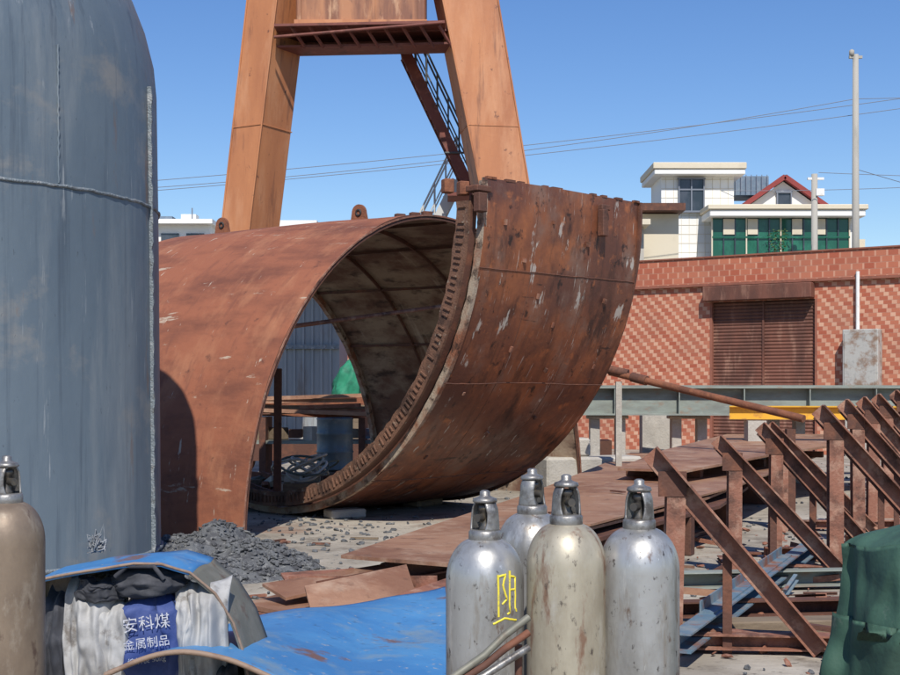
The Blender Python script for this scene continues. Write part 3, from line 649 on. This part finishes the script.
# ---------------------------------------------------------------- foreground left
BP=group('blue_steel_sheet')
cA,cB,cC,cD=V(-1.36,5.15,.58),V(-1.27,6.6,.46),V(-.03,7.95,.50),V(.02,5.1,.40)
def bf(u,v):
    p=cA.lerp(cD,u).lerp(cB.lerp(cC,u),v)
    p.z+=.13*math.sin(min(1,u*1.5)*math.pi)*(1-.7*v)*(1 if u<.67 else 0)+.045*nz((u*3,v*3,0)); return p
sheet('sheet',BP,blue,bf,60,40,.014)
tube('rolled_edge',BP,brown,[bf(i/40,0)+V(0,-.006,-.006) for i in range(41)],.011)
tube('rolled_edge',BP,brown,[bf(0,i/30)+V(-.004,0,-.006) for i in range(31)],.009)
box('bearer',BP,wood,(-.7,6.8,.2),(1.1,.15,.4),rz=.5); box('bearer',BP,wood,(-.6,5.6,.2),(1.0,.15,.40))
SB=group('folded_steel_sheet')
prof_=[(-1.80,.875),(-1.70,.915),(-1.5,.955),(-1.3,.985),(-1.19,.985),(-1.08,.945),(-.98,.85),(-.91,.72),(-.865,.58),(-.84,.46),(-.83,.3)]
def sf(u,v):
    t=u*(len(prof_)-1); i=min(int(t),len(prof_)-2); f=t-i
    x=prof_[i][0]*(1-f)+prof_[i+1][0]*f; z=prof_[i][1]*(1-f)+prof_[i+1][1]*f
    return V(x+.05*v*u,5.4+.42*v-.06*math.sin(u*6),z+.018*nz((x*4,v*4,0)))
sheet('top_sheet',SB,blue,lambda u,v:sf(u*.5,v),30,8,.012)
sheet('curled_side',SB,olive,lambda u,v:sf(.5+u*.5,v)+V(0,0,-.001),30,8,.012)
tube('front_edge',SB,brown,[sf(i/40,0) for i in range(41)],.006)
BX=group('tool_crate'); box('crate',BX,wood,(-1.35,5.75,.24),(1.0,.7,.46),bv=.01)
for i in range(3): box('slat',BX,wood,(-1.35,5.38,.1+i*.14),(1.02,.02,.1))
SK=group('woven_sack')
def skf(u,v):
    a=u*2*math.pi; w=.155*(1-.25*abs(v-.4)**1.5); d=.12
    ca,sa=math.cos(a),math.sin(a)
    x=w*math.copysign(abs(ca)**.6,ca); y=d*math.copysign(abs(sa)**.7,sa); k=1-max(0,(v-.85)/.15)*.8
    n=.028*nz((ca*2.5,sa*2.5,v*4))+.014*nz((ca*6,sa*6,v*9))
    return V(-1.245+x*k+n,5.50+y*k+n,.40+v*.46+n*.5)
sheet('sack_body',SK,navy,skf,64,36)
for k,(tx,z) in enumerate((('安科煤',.715),('金属制品',.64),('编织袋 50kg',.575))):
    cu=bpy.data.curves.new('sack_print','FONT'); cu.body=tx; cu.size=(.066,.048,.030)[k]; cu.align_x='CENTER'; cu.extrude=.0005; cu.materials.append(printw)
    o=bpy.data.objects.new('sack_print',cu); COL.objects.link(o); o.parent=SK; o.location=(-1.25,5.362,z); o.rotation_euler=(rad(88),rad(-7),rad(3))
def drape(par,name,mat,x0,x1,y,z0,z1,seed,amp=.045,bulge=.06,freq=2.6):
    def f(u,v):
        w=(x1-x0); sag=.03*math.sin(u*math.pi)
        x=x0+w*u+ .02*nz((u*3,v*2,seed))
        fo=nz((u*freq+.5*v,v*1.1,seed))+.5*nz((u*freq*2.3,v*2.0+u,seed+5))+.18*nz((u*9,v*8,seed+9))
        yy=y-bulge*math.sin(u*math.pi)*(.5+.5*math.sin(v*math.pi))-amp*fo
        if v>.85: yy+=.10*((v-.85)/.15)**2
        z=z0+(z1-z0)*v-(sag if v>.5 else 0)*((v-.5)*2)+.025*nz((u*4,v*3,seed+2))
        return V(x,yy,z)
    return sheet(name,par,mat,f,70,60,.004)
J=group('work_jacket')
drape(J,'back_panel',cloth,-1.62,-1.36,5.47,.36,.90,3,.07,.08,3.2); drape(J,'front_panel',cloth,-1.50,-1.34,5.42,.34,.84,8,.06,.05,2.4); drape(J,'lining',clothd,-1.72,-1.55,5.50,.36,.86,12,.06,.04)
drape(J,'collar',clothd,-1.56,-1.36,5.42,.82,.93,15,.04,.05)
J=group('work_jacket')
drape(J,'back_panel',cloth,-1.16,-.93,5.46,.36,.91,23,.07,.08,3.2); drape(J,'sleeve',cloth,-1.14,-1.03,5.41,.46,.87,29,.05,.06,1.8); drape(J,'hem',clothd,-1.02,-.90,5.44,.34,.58,35,.05,.05)
J=group('dark_holdall')
def hd(u,v):
    a=u*2*math.pi; b=(v-.5)*math.pi; d=V(math.cos(a)*math.cos(b),math.sin(a)*math.cos(b),math.sin(b))
    k=1+.25*nz((d.x*2,d.y*2,d.z*2+4))+.08*nz((d.x*6,d.y*6,d.z*5))
    return V(-1.27+d.x*.16*k,5.47+d.y*.12*k,.895+d.z*.065*k)
sheet('bag',J,clothd,hd,60,40); tube('strap',J,clothd,[(-1.38,5.36,.93),(-1.33,5.35,.975),(-1.22,5.35,.975),(-1.18,5.36,.92)],.010)
J=group('crumpled_wire'); pl=lmat('plastic_film',(.20,.21,.22),[((.4,.4,.4),14,.5,.60,.8)],.35,0,.3,60,bd=.004)
random.seed(5)
for k in range(12):
    tube('strand',J,pl,[V(-1.555,5.72,.985)+V(random.gauss(0,.018),random.gauss(0,.02),abs(random.gauss(0,.035))) for i in range(14)],.0026)

# ---------------------------------------------------------------- green tarpaulin
GT=group('green_tarpaulin')
def gf(u,v):
    a=math.pi*(1.02-1.0*u); top=1.0-v
    fold=nz((u*6+v*.8,v*1.0,3))+.45*nz((u*15+v*2,v*2.2,7))-.45*abs(nz((u*8-v*3,v*3+u*2,11)))
    rx=.42+.12*top+.06*fold*(.5+top); ry=.35+.12*top+.09*fold*(.5+top)
    z=1.29*min(1,v/.85)
    if v>.85:
        k=(v-.85)/.15; k2=k*k; rx*=(1-.999*k2); ry*=(1-.999*k2); z=1.27+.06*math.sin(k*1.57)
    x=1.70+rx*math.cos(a); y=4.15-ry*math.sin(a)
    n=.045*nz((x*2,y*2,z*1.3),2)+.014*nz((x,y,z*.7),12)
    fall=.22*max(0,(1.6-x))*(z>1.0)
    return V(x+n,y+n,z-fall+.03*nz((x,y,z),5))
sheet('cover',GT,green,gf,180,110)
box('covered_crate',GT,wood,(1.75,4.3,.55),(.6,.4,1.1))

# ---------------------------------------------------------------- light, sky, camera
el=48; sd=V(.07,-1,0).normalized()
sdir=V(sd.x*math.cos(rad(el)),sd.y*math.cos(rad(el)),math.sin(rad(el)))
w=bpy.data.worlds.new("World"); S.world=w; w.use_nodes=True
N=w.node_tree.nodes; L=w.node_tree.links
sk=N.new('ShaderNodeTexSky'); sk.sky_type='NISHITA'; sk.sun_disc=False; sk.sun_elevation=rad(el); sk.sun_rotation=math.atan2(sd.x,sd.y); sk.air_density=1.1; sk.dust_density=.12; sk.ozone_density=3.8
hs=N.new('ShaderNodeHueSaturation'); hs.inputs['Hue'].default_value=.512; hs.inputs['Saturation'].default_value=1.22; hs.inputs['Value'].default_value=1.15
L.new(sk.outputs[0],hs.inputs['Color']); L.new(hs.outputs[0],N['Background'].inputs[0]); N['Background'].inputs[1].default_value=.11
sl=bpy.data.lights.new('sun','SUN'); sl.energy=5.0; sl.angle=rad(.5); sl.color=(1,.95,.87)
so=bpy.data.objects.new('sun',sl); COL.objects.link(so); so.rotation_euler=sdir.to_track_quat('Z','Y').to_euler(); so.location=(0,-5,20)
S.view_settings.view_transform='Standard'; S.view_settings.look='None'; S.view_settings.exposure=0
cd=bpy.data.cameras.new('camera'); co=bpy.data.objects.new('camera',cd); COL.objects.link(co)
co.location=(0,0,1.7); co.rotation_euler=(rad(90),0,0); cd.sensor_width=36; cd.lens=52; cd.shift_y=.0583; cd.clip_end=3000; cd.clip_start=.05
S.camera=co
